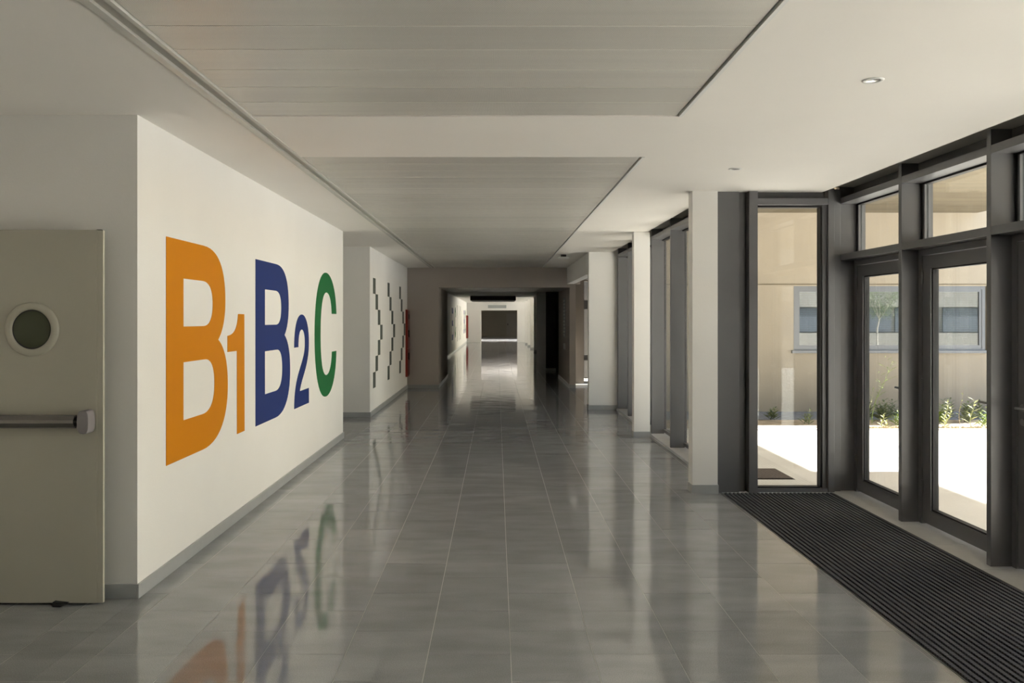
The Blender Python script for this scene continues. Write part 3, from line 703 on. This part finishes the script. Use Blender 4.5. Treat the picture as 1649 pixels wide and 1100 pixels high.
# olive tree
tx, tyy = 16.0, -5.5
tree = empty('olive_tree', (tx, tyy, -.02), label='young olive tree with pale trunk standing in the courtyard', cat='tree')
tk, cr = MB(), MB(); rnd = random.Random(11)
trunk = [Vector((tx, tyy, -.05)), Vector((tx + .03, tyy, .6)), Vector((tx + .02, tyy + .02, 1.2)), Vector((tx + .12, tyy, 1.6))]
for a, b, r in zip(trunk[:-1], trunk[1:], (.05, .042, .036)): tk.tube(a, b, r, r - .005, n=8)
tips = []
for i in range(9):
    a = i * 2.4; p = trunk[-1]
    for s_ in range(4):
        q = p + Vector((math.cos(a + s_ * .3) * .22, math.sin(a + s_ * .3) * .22, rnd.uniform(.25, .45)))
        tk.tube(p, q, .022 - s_ * .005, .018 - s_ * .005, n=5, caps=False); p = q; tips += [p]
for i in range(2600):
    c = rnd.choice(tips); p = c + Vector((rnd.gauss(0, .18), rnd.gauss(0, .18), rnd.gauss(0, .16)))
    leaf_quad(cr, p, Vector((rnd.gauss(0, 1), rnd.gauss(0, 1), rnd.gauss(0, 1))), .10, .03)
tk.build('trunk', 'bark', tree); cr.build('leaves', 'leaf_olive', tree, kind='stuff')

# ---------------------------------------------------------------- far corridor
structs('wall_far_corridor_left', 'plaster', [(-2.25, -2.05, 23.0, EY + 21, -.003, CZ + .1)])
struct('wall_far_light_block', 'plaster', (2.13, 2.3, 32.0, 42.5, -.003, CZ + .1))  # solid wall added behind the panes to cut daylight in the far corridor
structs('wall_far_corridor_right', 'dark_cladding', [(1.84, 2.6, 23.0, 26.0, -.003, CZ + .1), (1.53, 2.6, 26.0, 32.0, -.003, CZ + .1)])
B('baseboard_far_left', 'baseboard', (-2.05, -2.036, 23, EY, 0, bz), kind='structure')
B('baseboard_far_right', 'baseboard', (1.52, 1.84, 25.986, 26.0, 0, bz), kind='structure')
structs('ceiling_far', 'ceiling_plaster', [(-2.25, 2.2, 23.0, EY, CZ - .1, CZ + .14)])
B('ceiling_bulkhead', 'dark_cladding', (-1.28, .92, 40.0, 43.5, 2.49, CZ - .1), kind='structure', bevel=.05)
structs('wall_far_cross', 'plaster', [(-2.05, -1.06, EY, EY + .3, -.003, CZ), (1.40, 2.2, EY, EY + .3, -.003, CZ), (-1.06, 1.40, EY, EY + .3, 2.18, CZ)])
B('sign_board', 'sign_grey', (-.6, .65, EY - .03, EY - .001, 2.33, 2.54), bevel=.003, label='long pale sign board above the far opening', cat='sign')
for i in range(6):
    y0 = 32.2 + i * 4.1
    c_ = empty('column', (1.95, y0, 0), label='white column in the far daylit corridor', cat='column', group='far corridor columns')
    B('shaft', 'plaster', (1.80, 2.06, y0, y0 + .3, 0, CZ - .1), c_)
    B('plinth', 'baseboard', (1.792, 2.064, y0 - .01, y0 + .308, 0, bz), c_)
    wd = empty('window_%d' % (40 + i), (2.1, y0 + 2, 0), kind='structure')
    for j in range(3):
        B('fin', 'frame', (2.0, 2.12, y0 + .3 + j * 1.26, y0 + .35 + j * 1.26, 0, CZ - .1), wd)
    B('pane', 'pane_glass', (2.08, 2.09, y0 + .35, y0 + 4.1, .05, CZ - .15), wd)
# far end room
structs('wall_end', 'far_wall', [(-2.05, 2.2, EY + 21, EY + 21.2, -.003, CZ)])
structs('ceiling_end', 'ceiling_plaster', [(-2.05, 2.2, EY + .3, EY + 21, 2.45, CZ)])
structs('wall_end_right', 'plaster', [(2.05, 2.2, EY + 9, EY + 21, -.003, CZ), (2.05, 2.2, EY + .3, EY + 2, -.003, CZ)])
dE = empty('door_5', (.9, EY + 20.98, 0), kind='structure')
B('leaf', 'door_paint', (.9, 1.9, EY + 20.93, EY + 20.99, 0, 2.1), dE); B('handle', 'black_rubber', (1.0, 1.06, EY + 20.88, EY + 20.93, 1.0, 1.15), dE)
# lettering and arrows repeated along the far wall
glyph('wall_letter', [aff(p, 38.0, .62, 1.6, 1.5) for p in GB], 'navy', 'navy letter B beyond the dark passage, next to far grey arrows', wall_x=-2.05)
glyph('wall_letter', GC, 'green', 'green letter C beyond the dark passage, next to far grey arrows', wall_x=-2.05, dy=31.0)
for q, lb in enumerate(('beside the green letter C', 'in the middle of the trio', 'before the second navy letter B')):
    stepped_arrow(43.2 + q * 1.9, 'far grey stepped arrow beyond the dark passage ' + lb, wall_x=-2.05)
glyph('wall_letter', [aff(p, 52.0, .69, 1.206, 1.45) for p in GB], 'navy', 'navy letter B close to the far cross wall', wall_x=-2.05)
glyph('wall_letter', GC, 'green', 'green letter C close to the far cross wall', wall_x=-2.05, dy=44.2)
fx = empty('fire_cabinet', (-2.05, 56.2, .3), label='red fire cabinet at the far end of the distant corridor', cat='fire cabinet')
B('body', 'red_paint', (-2.049, -1.93, 55.8, 56.6, .3, 1.83), fx, bevel=.004); B('door', 'red_dark', (-1.93, -1.92, 55.83, 56.57, .34, 1.8), fx)
# wall sign on the passage jamb
sg = empty('wall_sign', (1.70, 20.95, 1.2), label='narrow white directory sign on the dark passage wall', cat='sign')
sgb = B('panel', 'sign_grey', (1.688, 1.6995, 20.66, 21.26, 1.16, 2.14), sg)
for i in range(11):
    z = 2.09 - i * .086
    B('strip', 'sign_white', (1.685, 1.688, 20.70, 21.22 - .08 * (i % 3), z - .045, z), sgb)
B('wall_plate', 'sign_white', (1.689, 1.6995, 20.7, 21.2, .86, 1.0), label='small white plate below the directory sign', cat='sign')
